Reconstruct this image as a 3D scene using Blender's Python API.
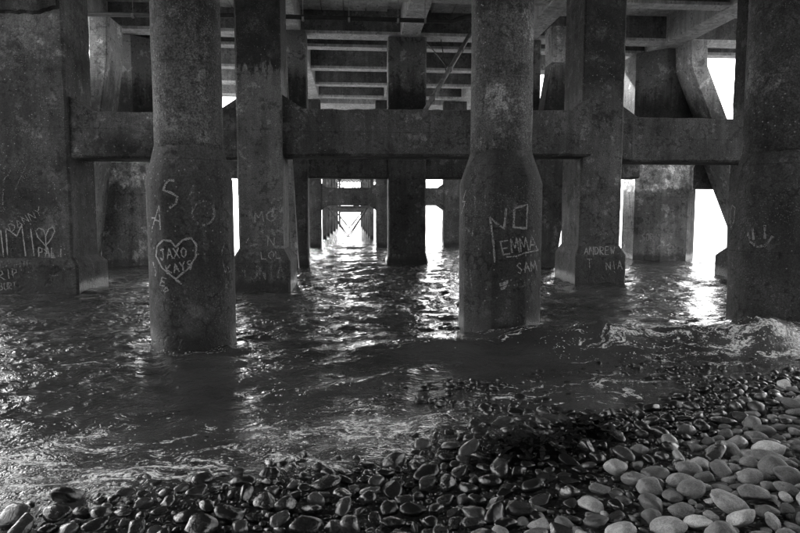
import bpy, bmesh, math, random
import numpy as np
from mathutils import Vector, Matrix
from mathutils import noise as mnoise

random.seed(7)
rng = np.random.default_rng(11)
for o in list(bpy.data.objects):
    bpy.data.objects.remove(o)
scene = bpy.context.scene
col = scene.collection
R = math.radians

# ------------------------------------------------------------------ camera
FPX = 600.0                      # focal length in pixels of an 800 px wide frame
EYE = Vector((0, 0, 1.7))
YAW = math.atan(47 / 600.0)
PITCH = math.atan(50.5 / 600.0)
cam_d = bpy.data.cameras.new('camera')
cam = bpy.data.objects.new('camera', cam_d)
col.objects.link(cam)
cam.location = EYE
cam.rotation_euler = (math.pi / 2 - PITCH, 0, -YAW)
cam_d.sensor_width = 36
cam_d.lens = FPX / 800 * 36
cam_d.clip_start = 0.05
cam_d.clip_end = 12000
scene.camera = cam

# ------------------------------------------------------------------ world, sun, exposure
SUN_EL, SUN_AZ = R(40), R(-14)          # azimuth from +Y, positive to the right
w = bpy.data.worlds.new('World')
scene.world = w
w.use_nodes = True
nt = w.node_tree
nt.nodes.clear()
sky = nt.nodes.new('ShaderNodeTexSky')
sky.sky_type = 'NISHITA'
sky.sun_disc = False
sky.sun_elevation = SUN_EL
sky.sun_rotation = SUN_AZ
sky.air_density = 1.0
sky.dust_density = 0.6
bw = nt.nodes.new('ShaderNodeRGBToBW')
bg = nt.nodes.new('ShaderNodeBackground')
bg.inputs['Strength'].default_value = 0.15
wo = nt.nodes.new('ShaderNodeOutputWorld')
nt.links.new(sky.outputs[0], bw.inputs[0])
nt.links.new(bw.outputs[0], bg.inputs['Color'])
nt.links.new(bg.outputs[0], wo.inputs['Surface'])
sun_d = bpy.data.lights.new('sun', 'SUN')
sun_d.energy = 3.2
sun_d.angle = R(2)
sun_d.color = (1, 1, 1)
sun = bpy.data.objects.new('sun', sun_d)
col.objects.link(sun)
sdir = Vector((math.sin(SUN_AZ) * math.cos(SUN_EL), math.cos(SUN_AZ) * math.cos(SUN_EL), math.sin(SUN_EL)))
sun.rotation_euler = sdir.to_track_quat('Z', 'Y').to_euler()
sun.location = sdir * 60

scene.view_settings.view_transform = 'Standard'
scene.view_settings.look = 'None'
scene.view_settings.exposure = 2.95
scene.view_settings.gamma = 1
scene.view_settings.use_curve_mapping = False
scene.render.engine = 'CYCLES'
scene.cycles.max_bounces = 5
scene.cycles.diffuse_bounces = 3
scene.cycles.glossy_bounces = 3
scene.cycles.transparent_max_bounces = 8
scene.cycles.caustics_reflective = True
scene.cycles.sample_clamp_indirect = 6
scene.cycles.use_adaptive_sampling = True
scene.cycles.adaptive_threshold = 0.03
scene.cycles.caustics_refractive = False
scene.cycles.use_denoising = True

# ------------------------------------------------------------------ helpers
_sy, _cy, _sp, _cp = math.sin(YAW), math.cos(YAW), math.sin(PITCH), math.cos(PITCH)
FW = Vector((_sy * _cp, _cy * _cp, -_sp))
RT = Vector((_cy, -_sy, 0))
UP = Vector((_sy * _sp, _cy * _sp, _cp))

def ray(px, py):
    return FW + RT * ((px - 400) / FPX) + UP * ((266.5 - py) / FPX)

def at(px, py, Y=None, Z=None, X=None):
    """world point seen at a photo pixel, on the plane y=Y, z=Z or x=X"""
    d = ray(px, py)
    if Y is not None: t = (Y - EYE.y) / d.y
    elif Z is not None: t = (Z - EYE.z) / d.z
    else: t = (X - EYE.x) / d.x
    return EYE + d * t

def proj(p):
    v = Vector(p) - EYE
    d = v.dot(FW)
    return 400 + FPX * v.dot(RT) / d, 266.5 - FPX * v.dot(UP) / d

def xat(px, Y, py=216):
    return at(px, py, Y=Y).x

def mesh_obj(name, bm_or_me, mat, parent=None, smooth=False, loc=None):
    if isinstance(bm_or_me, bmesh.types.BMesh):
        me = bpy.data.meshes.new(name)
        bmesh.ops.recalc_face_normals(bm_or_me, faces=bm_or_me.faces[:])
        bm_or_me.to_mesh(me)
        bm_or_me.free()
    else:
        me = bm_or_me
    if mat is not None and not me.materials:
        me.materials.append(mat)
    if smooth:
        me.polygons.foreach_set('use_smooth', [True] * len(me.polygons))
    o = bpy.data.objects.new(name, me)
    col.objects.link(o)
    if parent is not None:
        o.parent = parent
    if loc is not None:
        o.location = loc
    return o

def tag(o, label=None, cat=None, group=None, kind=None):
    if label: o['label'] = label
    if cat: o['category'] = cat
    if group: o['group'] = group
    if kind: o['kind'] = kind
    return o

def thing(name, label, cat, loc=(0, 0, 0), group=None):
    o = bpy.data.objects.new(name, None)
    col.objects.link(o)
    o.location = loc
    o.empty_display_size = 0.3
    return tag(o, label, cat, group)

def rough_box(bm, x0, x1, y0, y1, z0, z1, cell=0.35, bev=0.03, jit=0.006):
    """box with bevelled, slightly uneven arrises"""
    v = bmesh.ops.create_cube(bm, size=1)['verts']
    for q in v:
        q.co.x = x0 if q.co.x < 0 else x1
        q.co.y = y0 if q.co.y < 0 else y1
        q.co.z = z0 if q.co.z < 0 else z1
    ed = list({e for q in v for e in q.link_edges})
    n = len(bm.verts)
    r = bmesh.ops.bevel(bm, geom=ed, offset=bev, segments=2, affect='EDGES', profile=0.6)
    return r

def box_bm(x0, x1, y0, y1, z0, z1, bev=0.03):
    bm = bmesh.new()
    rough_box(bm, x0, x1, y0, y1, z0, z1, bev=bev)
    return bm

def loft(bm, rings, cap=True):
    """rings: list of lists of points with equal counts"""
    rv = [[bm.verts.new(p) for p in r] for r in rings]
    n = len(rv[0])
    for a, b in zip(rv[:-1], rv[1:]):
        for i in range(n):
            j = (i + 1) % n
            bm.faces.new((a[i], a[j], b[j], b[i]))
    if cap:
        bm.faces.new(rv[0][::-1])
        bm.faces.new(rv[-1])
    return rv

def rect_ring(x0, x1, y0, y1, z, ch=0.04):
    c = ch
    return [(x0 + c, y0, z), (x1 - c, y0, z), (x1, y0 + c, z), (x1, y1 - c, z),
            (x1 - c, y1, z), (x0 + c, y1, z), (x0, y1 - c, z), (x0, y0 + c, z)]

def tube(bm, pts, r, seg=10, cap=True):
    pts = [Vector(p) for p in pts]
    rings = []
    for i, p in enumerate(pts):
        t = (pts[min(i + 1, len(pts) - 1)] - pts[max(i - 1, 0)]).normalized()
        a = t.cross(Vector((0, 0, 1)))
        if a.length < 0.01: a = t.cross(Vector((1, 0, 0)))
        a.normalize()
        b = t.cross(a).normalized()
        rr = r[i] if isinstance(r, (list, tuple)) else r
        rings.append([p + (a * math.cos(k * 2 * math.pi / seg) + b * math.sin(k * 2 * math.pi / seg)) * rr for k in range(seg)])
    loft(bm, rings, cap)

# ------------------------------------------------------------------ materials
class NT:
    def __init__(self, name):
        self.m = bpy.data.materials.new(name)
        self.m.use_nodes = True
        self.t = self.m.node_tree
        self.t.nodes.clear()
        self.out = self.t.nodes.new('ShaderNodeOutputMaterial')
    def n(self, typ, **kw):
        nd = self.t.nodes.new(typ)
        for k, v in kw.items():
            if k in nd.inputs: nd.inputs[k].default_value = v
            else: setattr(nd, k, v)
        return nd
    def l(self, a, b): self.t.links.new(a, b)
    def math(self, op, a, b=None, c=None, clamp=False):
        nd = self.n('ShaderNodeMath', operation=op)
        nd.use_clamp = clamp
        for i, v in enumerate((a, b, c)):
            if v is None: continue
            if isinstance(v, (int, float)): nd.inputs[i].default_value = v
            else: self.l(v, nd.inputs[i])
        return nd.outputs[0]
    def mix(self, f, a, b):          # scalar mix
        nd = self.n('ShaderNodeMix', data_type='FLOAT')
        nd.clamp_factor = True
        for i, v in ((0, f), (2, a), (3, b)):
            if isinstance(v, (int, float)): nd.inputs[i].default_value = v
            else: self.l(v, nd.inputs[i])
        return nd.outputs[0]
    def ramp(self, v, lo, hi, a=0.0, b=1.0):
        nd = self.n('ShaderNodeMapRange')
        nd.interpolation_type = 'SMOOTHSTEP'
        self.l(v, nd.inputs[0])
        for i, q in ((1, lo), (2, hi), (3, a), (4, b)):
            if isinstance(q, (int, float)): nd.inputs[i].default_value = q
            else: self.l(q, nd.inputs[i])
        return nd.outputs[0]
    def noise(self, vec, scale, detail=4, rough=0.55, dist=0.0):
        nd = self.n('ShaderNodeTexNoise', Scale=scale, Detail=detail, Roughness=rough, Distortion=dist)
        self.l(vec, nd.inputs['Vector'])
        return nd.outputs[0]
    def voro(self, vec, scale, feature='F1', out='Distance', rnd=1.0):
        nd = self.n('ShaderNodeTexVoronoi', feature=feature, Scale=scale, Randomness=rnd)
        self.l(vec, nd.inputs['Vector'])
        return nd.outputs[out]
    def mapping(self, vec, scale=(1, 1, 1), loc=(0, 0, 0)):
        nd = self.n('ShaderNodeMapping')
        nd.inputs['Scale'].default_value = scale
        nd.inputs['Location'].default_value = loc
        self.l(vec, nd.inputs['Vector'])
        return nd.outputs[0]
    def grey(self, v):
        nd = self.n('ShaderNodeCombineColor')
        for i in range(3): self.l(v, nd.inputs[i])
        return nd.outputs[0]
    def bump(self, h, strength, dist, normal=None):
        nd = self.n('ShaderNodeBump', Strength=strength, Distance=dist)
        self.l(h, nd.inputs['Height'])
        if normal is not None: self.l(normal, nd.inputs['Normal'])
        return nd.outputs[0]
    def done(self, col_v, rough, normal=None, spec=0.5, ior=1.5, metallic=0.0):
        p = self.n('ShaderNodeBsdfPrincipled')
        p.inputs['IOR'].default_value = ior
        p.inputs['Specular IOR Level'].default_value = spec
        p.inputs['Metallic'].default_value = metallic
        if isinstance(col_v, (int, float)): p.inputs['Base Color'].default_value = (col_v,) * 3 + (1,)
        else: self.l(self.grey(col_v), p.inputs['Base Color'])
        if isinstance(rough, (int, float)): p.inputs['Roughness'].default_value = rough
        else: self.l(rough, p.inputs['Roughness'])
        if normal is not None: self.l(normal, p.inputs['Normal'])
        self.l(p.outputs[0], self.out.inputs['Surface'])
        return p

def concrete(name, base=0.2, blotch=0.5, tide=None, tide_dark=0.03, tide_top=None, top_val=None, speck=0.5,
             grain=0.5, light_top=0.0, seed=0.0, wet=0.9, wet_rough=0.35, bump=0.5, light_lo=None, grow=0.6, soft=0.07, crusty=0.75):
    """weathered marine concrete; tide = world height where the black growth starts (ragged edge)"""
    m = NT(name)
    g = m.n('ShaderNodeNewGeometry')
    pos = m.mapping(g.outputs['Position'], loc=(seed, seed * 1.7, 0))
    sep = m.n('ShaderNodeSeparateXYZ')
    m.l(g.outputs['Position'], sep.inputs[0])
    z = sep.outputs[2]
    big = m.noise(pos, 0.7, 2, 0.6, 0.0)
    mid = m.noise(pos, 3.2, 4, 0.66, 0.0)
    fine = m.noise(pos, 42, 3, 0.7)
    vfine = m.noise(pos, 150, 1, 0.6)
    streak = m.noise(m.mapping(pos, (4.2, 4.2, 0.5)), 1.0, 4, 0.68)
    v = m.math('MULTIPLY', m.ramp(big, 0.3, 0.72, 1 - blotch, 1 + blotch * 0.7), base)
    v = m.math('MULTIPLY', v, m.ramp(mid, 0.28, 0.74, 1 - blotch * 0.75, 1 + blotch * 0.6))
    v = m.math('MULTIPLY', v, m.ramp(streak, 0.28, 0.72, 0.68, 1.2))
    joint = m.math('FRACT', m.math('ADD', m.math('MULTIPLY', z, 0.83), m.math('MULTIPLY', mid, 0.012)))
    v = m.math('MULTIPLY', v, m.ramp(joint, 0.0, 0.014, 0.55, 1.0))
    if light_lo is not None:                         # paler limewashed band (z from, z to)
        b = m.math('MULTIPLY', m.ramp(m.math('ADD', z, m.math('MULTIPLY', m.math('SUBTRACT', mid, 0.5), 1.6)), light_lo[0], light_lo[0] + 0.5),
                   m.ramp(m.math('ADD', z, m.math('MULTIPLY', m.math('SUBTRACT', big, 0.5), 2.5)), light_lo[1], light_lo[1] + 0.7, 1, 0))
        v = m.math('MULTIPLY', v, m.mix(b, 1.0, light_lo[2]))
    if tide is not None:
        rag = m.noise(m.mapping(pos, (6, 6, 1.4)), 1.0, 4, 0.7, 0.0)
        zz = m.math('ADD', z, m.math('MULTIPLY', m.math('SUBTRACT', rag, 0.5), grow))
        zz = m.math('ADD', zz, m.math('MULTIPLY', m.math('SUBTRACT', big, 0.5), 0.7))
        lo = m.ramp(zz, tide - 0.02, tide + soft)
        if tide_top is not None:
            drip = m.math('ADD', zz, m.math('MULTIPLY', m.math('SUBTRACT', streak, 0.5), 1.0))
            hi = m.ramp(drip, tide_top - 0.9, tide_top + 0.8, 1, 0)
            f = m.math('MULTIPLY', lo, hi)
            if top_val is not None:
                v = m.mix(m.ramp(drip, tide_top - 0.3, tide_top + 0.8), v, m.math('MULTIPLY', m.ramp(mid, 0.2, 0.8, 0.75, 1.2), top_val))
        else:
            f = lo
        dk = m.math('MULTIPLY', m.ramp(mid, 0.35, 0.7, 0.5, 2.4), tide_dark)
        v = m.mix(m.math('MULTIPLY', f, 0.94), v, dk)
    # crusts, grain, pits and pale specks (barnacles, aggregate)
    spk = m.noise(pos, 1.5, 3, 0.7)
    cr = m.noise(m.mapping(pos, loc=(31, 7, 3)), 1.9, 6, 0.74)
    crust = m.math('MULTIPLY', m.ramp(cr, 0.57, 0.63), crusty)
    v = m.math('MULTIPLY', v, m.mix(crust, 1.0, 2.5))
    v = m.math('MULTIPLY', v, m.mix(m.math('MULTIPLY', m.ramp(cr, 0.37, 0.45, 1, 0), crusty), 1.0, 0.32))
    v = m.math('MULTIPLY', v, m.ramp(fine, 0.32, 0.68, 1 - grain * 0.6, 1 + grain * 0.75))
    v = m.math('MULTIPLY', v, m.ramp(vfine, 0.3, 0.7, 1 - grain * 0.4, 1 + grain * 0.5))
    vd = m.voro(pos, 13.0)
    spm = m.math('MULTIPLY', m.ramp(vd, 0.1, 0.17, 1, 0), m.ramp(spk, 0.47, 0.6))
    sp2 = m.math('MULTIPLY', m.ramp(m.voro(pos, 34.0), 0.18, 0.26, 1, 0), m.ramp(spk, 0.38, 0.5, 1, 0))
    pit = m.math('MULTIPLY', m.ramp(vd, 0.55, 0.75), m.ramp(mid, 0.45, 0.6))
    v = m.math('MULTIPLY', v, m.mix(m.math('MULTIPLY', pit, 0.7), 1.0, 0.3))
    spm = m.math('MULTIPLY', m.math('MAXIMUM', spm, m.math('MULTIPLY', sp2, 0.6)), speck)
    v = m.mix(spm, v, 0.36)
    # damp skirt just over the water
    dz = m.math('ADD', z, m.math('MULTIPLY', mid, 0.25))
    damp = m.ramp(m.math('ADD', dz, m.math('MULTIPLY', streak, 0.25)), 0.38, 0.62, 1, 0)
    v = m.math('MULTIPLY', v, m.mix(damp, 1.0, 0.3))
    rough = m.mix(damp, wet, wet_rough)
    rough = m.math('MULTIPLY', rough, m.ramp(mid, 0.2, 0.8, 0.85, 1.05))
    h = m.math('ADD', m.math('MULTIPLY', fine, 0.9), m.math('MULTIPLY', vfine, 0.35))
    h = m.math('ADD', h, m.math('MULTIPLY', mid, 1.2))
    h = m.math('ADD', h, m.math('MULTIPLY', crust, 0.5))
    h = m.math('SUBTRACT', h, m.math('MULTIPLY', pit, 0.6))
    h = m.math('ADD', h, m.math('MULTIPLY', spm, 0.5))
    nb = m.bump(h, bump, 0.022)
    m.done(v, rough, nb, spec=0.35)
    return m.m

M = {}
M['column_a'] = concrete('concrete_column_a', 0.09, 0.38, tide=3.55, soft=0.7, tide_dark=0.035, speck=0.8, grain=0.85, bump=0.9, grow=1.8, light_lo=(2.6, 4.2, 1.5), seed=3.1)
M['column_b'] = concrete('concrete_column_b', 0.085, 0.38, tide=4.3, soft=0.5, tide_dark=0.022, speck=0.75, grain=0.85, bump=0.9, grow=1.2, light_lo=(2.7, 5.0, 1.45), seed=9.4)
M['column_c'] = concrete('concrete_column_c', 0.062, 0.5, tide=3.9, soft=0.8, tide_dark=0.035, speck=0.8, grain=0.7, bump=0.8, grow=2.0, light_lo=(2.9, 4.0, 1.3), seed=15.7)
M['base'] = concrete('concrete_base', 0.058, 0.34, crusty=0.45, speck=0.6, grain=0.5, bump=0.6, seed=5.5)
M['pier_a'] = concrete('concrete_pier_a', 0.062, 0.5, tide=7.5, speck=1.0, grain=0.5, light_lo=(5.15, 6.6, 2.2), seed=1.3)
M['pier_b'] = concrete('concrete_pier_b', 0.1, 0.3, tide=5.0, tide_dark=0.014, speck=0.5, grain=0.55, seed=21.0, grow=1.0)
M['pier_c'] = concrete('concrete_pier_c', 0.085, 0.35, tide=4.4, soft=0.6, tide_dark=0.02, tide_top=7.0, top_val=0.07, speck=0.6, grain=0.6, seed=27.0, grow=1.2)
M['pier_far'] = concrete('concrete_pier_far', 0.06, 0.35, tide=4.7, tide_dark=0.01, tide_top=6.1, top_val=0.2, speck=0.3, grain=0.4, seed=33.0)
M['pale'] = concrete('concrete_pale', 0.24, 0.25, tide=4.5, tide_dark=0.03, tide_top=5.9, top_val=0.42, speck=0.4, grain=0.4, seed=41.0)
M['tie'] = concrete('concrete_tie', 0.066, 0.35, speck=0.5, grain=0.55, seed=47.0)
M['tie_mottled'] = concrete('concrete_tie_mottled', 0.095, 0.75, crusty=1.0, speck=0.5, grain=0.5, seed=52.0)
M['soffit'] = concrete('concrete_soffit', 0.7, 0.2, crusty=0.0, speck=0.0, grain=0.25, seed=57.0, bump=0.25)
M['painted_shade_web'] = concrete('concrete_painted_shade_web', 0.23, 0.4, crusty=0.3, speck=0.1, grain=0.4, seed=91.0, bump=0.4)  # dark tone paints shade onto the cross beam faces
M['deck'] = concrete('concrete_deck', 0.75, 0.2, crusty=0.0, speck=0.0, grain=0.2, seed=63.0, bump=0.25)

def iron(name, v, rough=0.6):
    m = NT(name)
    g = m.n('ShaderNodeNewGeometry')
    n1 = m.noise(g.outputs['Position'], 9, 4, 0.6)
    c = m.math('MULTIPLY', m.ramp(n1, 0.3, 0.7, 0.6, 1.4), v)
    m.done(c, rough, m.bump(m.noise(g.outputs['Position'], 60, 2), 0.3, 0.005))
    return m.m
M['iron'] = iron('dark_iron', 0.03)
M['galv'] = iron('galvanised_pipe', 0.14, 0.5)
M['steel'] = iron('pale_steel', 0.3, 0.6)

def chalk(name, v=0.62, cover=0.5):
    m = NT(name)
    g = m.n('ShaderNodeNewGeometry')
    n1 = m.noise(g.outputs['Position'], 45, 3, 0.7)
    n2 = m.noise(g.outputs['Position'], 5, 3, 0.6)
    f = m.ramp(m.math('ADD', n1, m.math('MULTIPLY', m.math('SUBTRACT', n2, 0.5), 0.7)), 0.62 - cover * 0.45, 0.78 - cover * 0.45)
    f = m.math('MULTIPLY', f, m.ramp(m.noise(g.outputs['Position'], 130, 2, 0.6), 0.38, 0.56, 0.3, 1.0))
    f = m.math('MULTIPLY', f, 0.18 + cover * 0.66)
    d = m.n('ShaderNodeBsdfDiffuse')
    d.inputs['Color'].default_value = (v, v, v, 1)
    t = m.n('ShaderNodeBsdfTransparent')
    x = m.n('ShaderNodeMixShader')
    m.l(f, x.inputs[0]); m.l(t.outputs[0], x.inputs[1]); m.l(d.outputs[0], x.inputs[2])
    m.l(x.outputs[0], m.out.inputs['Surface'])
    return m.m
M['chalk'] = chalk('white_chalk', 0.6, 0.76)
M['chalk_mid'] = chalk('worn_chalk', 0.55, 0.7)
M['chalk_faint'] = chalk('faded_chalk', 0.48, 0.42)

# ------------------------------------------------------------------ shoreline and beach
SHX = np.array([-4000, -12, -5, -2.15, -.67, .33, 1.3, 2.67, 4.6, 7.5, 14, 4000.])
SHY = np.array([-600, 1.0, 2.65, 3.42, 3.72, 4.0, 4.55, 5.35, 6.1, 6.9, 8.6, 700.])
def shore_y(x):
    return np.interp(x, SHX, SHY) + 0.1 * np.sin(x * 1.3 + 0.6) + 0.05 * np.sin(x * 3.1)
def shore_d(x, y):
    """distance inland from the waterline"""
    return (shore_y(x) - y) * 0.93

def beach_z(x, y):
    d = shore_d(x, y)
    g = 0.03 + 0.05 / (1 + np.exp((x - 0.1) * 3))
    z = np.where(d > 0, 0.105 * d, np.where(d > -1.4, g * d, -1.4 * g + 0.14 * (d + 1.4)))
    z = np.where(d > 12, 1.26 + 0.03 * (d - 12), z)
    z = np.minimum(z, 2.6)
    z = np.maximum(z, -4.0)
    return z + 0.025 * np.sin(x * 2.3 + y) * np.exp(-np.abs(d) / 6) + 0.02 * np.sin(y * 3.7 - x * 1.1) * np.exp(-np.abs(d) / 6)

def axis(c, step, grow, far):
    a = [0.0]
    while a[-1] < far:
        a.append(a[-1] + step + grow * a[-1])
    a = np.array(a)
    return np.concatenate([c - a[::-1][:-1], c + a])

def grid_mesh(name, xs, ys, zfun):
    X, Y = np.meshgrid(xs, ys)
    Z = zfun(X, Y)
    nx, ny = len(xs), len(ys)
    co = np.stack([X, Y, Z], -1).reshape(-1, 3)
    i = np.arange(nx * ny).reshape(ny, nx)
    f = np.stack([i[:-1, :-1], i[:-1, 1:], i[1:, 1:], i[1:, :-1]], -1).reshape(-1, 4)
    me = bpy.data.meshes.new(name)
    me.vertices.add(len(co)); me.vertices.foreach_set('co', co.ravel())
    me.loops.add(f.size); me.loops.foreach_set('vertex_index', f.ravel())
    me.polygons.add(len(f))
    me.polygons.foreach_set('loop_start', np.arange(0, f.size, 4))
    me.polygons.foreach_set('loop_total', np.full(len(f), 4))
    me.update()
    me.polygons.foreach_set('use_smooth', np.ones(len(f), bool))
    return me, X, Y, Z

def beach_mat():
    m = NT('beach_shingle')
    g = m.n('ShaderNodeNewGeometry')
    p = g.outputs['Position']
    v1 = m.voro(p, 28)
    cell = m.voro(p, 28, out='Color')
    s = m.n('ShaderNodeSeparateColor'); m.l(cell, s.inputs[0])
    c = m.ramp(s.outputs[0], 0, 1, 0.02, 0.09)
    c = m.math('MULTIPLY', c, m.ramp(v1, 0.1, 0.5, 1.2, 0.3))
    h = m.ramp(v1, 0, 0.5, 1, 0)
    m.done(c, 0.35, m.bump(h, 0.9, 0.03))
    return m.m
bxs = axis(1.0, 0.09, 0.08, 4000)
bys = axis(4.0, 0.09, 0.08, 4000)
me, *_ = grid_mesh('beach', bxs, bys, lambda X, Y: beach_z(X, Y) - 0.03)
beach = tag(mesh_obj('beach', me, beach_mat()), 'sloping shingle beach under the stones', kind='structure')

# ------------------------------------------------------------------ added wall, unseen behind the camera, blocking light on the column fronts
bm = bmesh.new()
rings = []
for x in np.linspace(-60, 60, 41):
    rings.append([(x, -10.4, -1.5), (x, -9.2, -1.5), (x, -10.0, 7.6), (x, -9.9, 7.7), (x, -9.9, 8.4), (x, -10.4, 8.4)])
loft(bm, rings)
tag(mesh_obj('added_shade_wall', bm, M['tie']), kind='structure')

# ------------------------------------------------------------------ water
wr = np.random.default_rng(5)
waves = []
for k in range(80):
    lam = 0.13 * (2.4 / 0.13) ** (k / 79.0)
    th = -math.pi / 2 + wr.normal(0, 0.75) + 0.3
    amp = 0.0085 * lam ** 0.8 * (0.6 + 0.8 * wr.random()) * (1.0 if lam < 0.8 else 0.55)
    waves.append((lam, th, amp, wr.random() * 6.283))

def pstep(a, st, g1, A, g2):
    return st + g1 * np.minimum(a, A) + g2 * np.maximum(a - A, 0)
def paxis(st, g1, A, g2, far):
    a = [0.0]
    while a[-1] < far: a.append(a[-1] + float(pstep(a[-1], st, g1, A, g2)))
    return np.array(a)
WXC, WYC = 2.0, 3.0
XS, YF, YN = (.04, .006, 14, .06), (.034, .006, 32, .06), (.04, .08, 5, .08)

def crest_y(x):
    return 7.35 + 0.035 * (x - 2) + 0.16 * np.sin(x * 0.9 + 0.4) + 0.05 * np.sin(x * 3.3)

def water_z(X, Y):
    st = np.maximum(pstep(np.abs(X - WXC), *XS), np.where(Y > WYC, pstep(np.abs(Y - WYC), *YF), pstep(np.abs(Y - WYC), *YN)))
    d = shore_d(X, Y)
    Z = np.zeros_like(X)
    wx = X + 0.25 * np.sin(Y * 0.8 + 1.0) + 0.12 * np.sin(Y * 2.1 + X * 0.6)
    wy = Y + 0.3 * np.sin(X * 0.55) + 0.12 * np.sin(X * 1.7 + 2 + Y * 0.4)
    calm = 0.36 + 0.64 * np.clip((-d - 0.8) / 6.0, 0, 1)
    patch = 0.75 + 0.35 * np.sin(X * 0.9 + 1.7 * np.sin(Y * 0.37)) * np.sin(Y * 0.7 + 0.8 * np.sin(X * 0.5))
    for lam, th, amp, ph in waves:
        k = 2 * math.pi / lam
        q = k * (wx * math.cos(th) + wy * math.sin(th)) + ph
        f = np.clip((lam / st - 2.6) / 2.0, 0, 1)
        Z += amp * f * (np.sin(q) + 0.28 * np.sin(2 * q + 1.2))
    Z *= calm * patch * 0.98
    # small breaker running in front of the nearest columns
    s = Y - crest_y(X)
    A = 0.31 / (1 + np.exp(-(X - 1.3) * 1.1)) * np.exp(-np.clip(X - 9, 0, None) ** 2 / 20) * (1 + 0.18 * np.sin(X * 2.7) + 0.12 * np.sin(X * 6.1 + 1))
    prof = np.where(s < 0, np.exp(-(s / 0.42) ** 2), np.exp(-(s / 0.8) ** 2))
    Z += A * prof
    # older low swash ridges closer in
    for off, am, ww, ph in ((-0.9, 0.035, 0.16, 0.5), (-1.7, 0.028, 0.13, 2.1), (0.9, 0.04, 0.25, 4.0)):
        s2 = Y - (shore_y(X) + 1.0 - off + 0.2 * np.sin(X * 1.1 + ph))
        Z += am * np.exp(-(s2 / ww) ** 2) * (0.6 + 0.4 * np.sin(X * 1.9 + ph))
    # torn, lumpy froth along the breaker
    T = np.abs(np.sin(X * 17 + 3 * np.sin(Y * 7)) * np.sin(Y * 23 + 2 * np.sin(X * 9))) + 0.6 * np.abs(np.sin(X * 41 + 2 * np.sin(Y * 31)) * np.sin(Y * 37 + X * 5))
    Z += 0.03 * T * np.clip(A / 0.31 - 0.3, 0, 1) * np.exp(-((s + 0.02) / 0.3) ** 2)
    return np.where(d > 3, -0.6, Z * np.clip((2.0 - d) / 2.0, 0, 1) + 0.005)

_x = paxis(*XS, 5000)
wxs = WXC + np.concatenate([-_x[::-1][:-1], _x])
wys = WYC + np.concatenate([-paxis(*YN, 5000)[::-1][:-1], paxis(*YF, 5000)])
print('water grid', len(wxs), len(wys))
wme, WX, WY, WZ = grid_mesh('water', wxs, wys, water_z)
# foam cover (where the breaker and the wash leave froth)
dsh = shore_d(WX, WY)
s = WY - crest_y(WX)
A = 1 / (1 + np.exp(-(WX - 2.3) * 1.2))
foam = A * np.exp(-((s - 0.03) / 0.13) ** 2) * 0.75
foam += 0.4 * A * np.exp(-((s + 0.45) / 0.4) ** 2)
left = 1 / (1 + np.exp((WX - 0.3) * 1.4))
foam += left * 1.05 * np.exp(-((dsh + 0.2) / 0.5) ** 2) + left * 0.62 * np.exp(-((dsh + 1.0) / 0.5) ** 2)
foam += (1 - left) * 0.5 * np.exp(-((dsh + 0.55) / 0.6) ** 2)
foam += 0.25 * np.exp(-((s + 0.1) / 0.3) ** 2)
for fx, fy, fr in ((-2.1, 8.15, .6), (2.1, 8.75, .6), (5.8, 8.15, .6)):
    q = np.hypot(WX - fx, WY - fy) - fr
    foam += 0.75 * np.exp(-(q / 0.2) ** 2)
foam = np.minimum(foam, 0.85) * (dsh < 1.2)
ca_at = wme.attributes.new('calm', 'FLOAT', 'POINT')
ca_at.data.foreach_set('value', np.clip(1.2 + dsh / 5.0, 0, 1).ravel().astype(np.float32))
sh_at = wme.attributes.new('shallow', 'FLOAT', 'POINT')
sh_at.data.foreach_set('value', np.clip(np.clip(1.2 + dsh / 1.5, 0, 1) + 0.7 * A * np.exp(-((s + 0.3) / 0.45) ** 2), 0, 1).ravel().astype(np.float32))
at_f = wme.attributes.new('foam', 'FLOAT', 'POINT')
at_f.data.foreach_set('value', foam.ravel().astype(np.float32))

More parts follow.
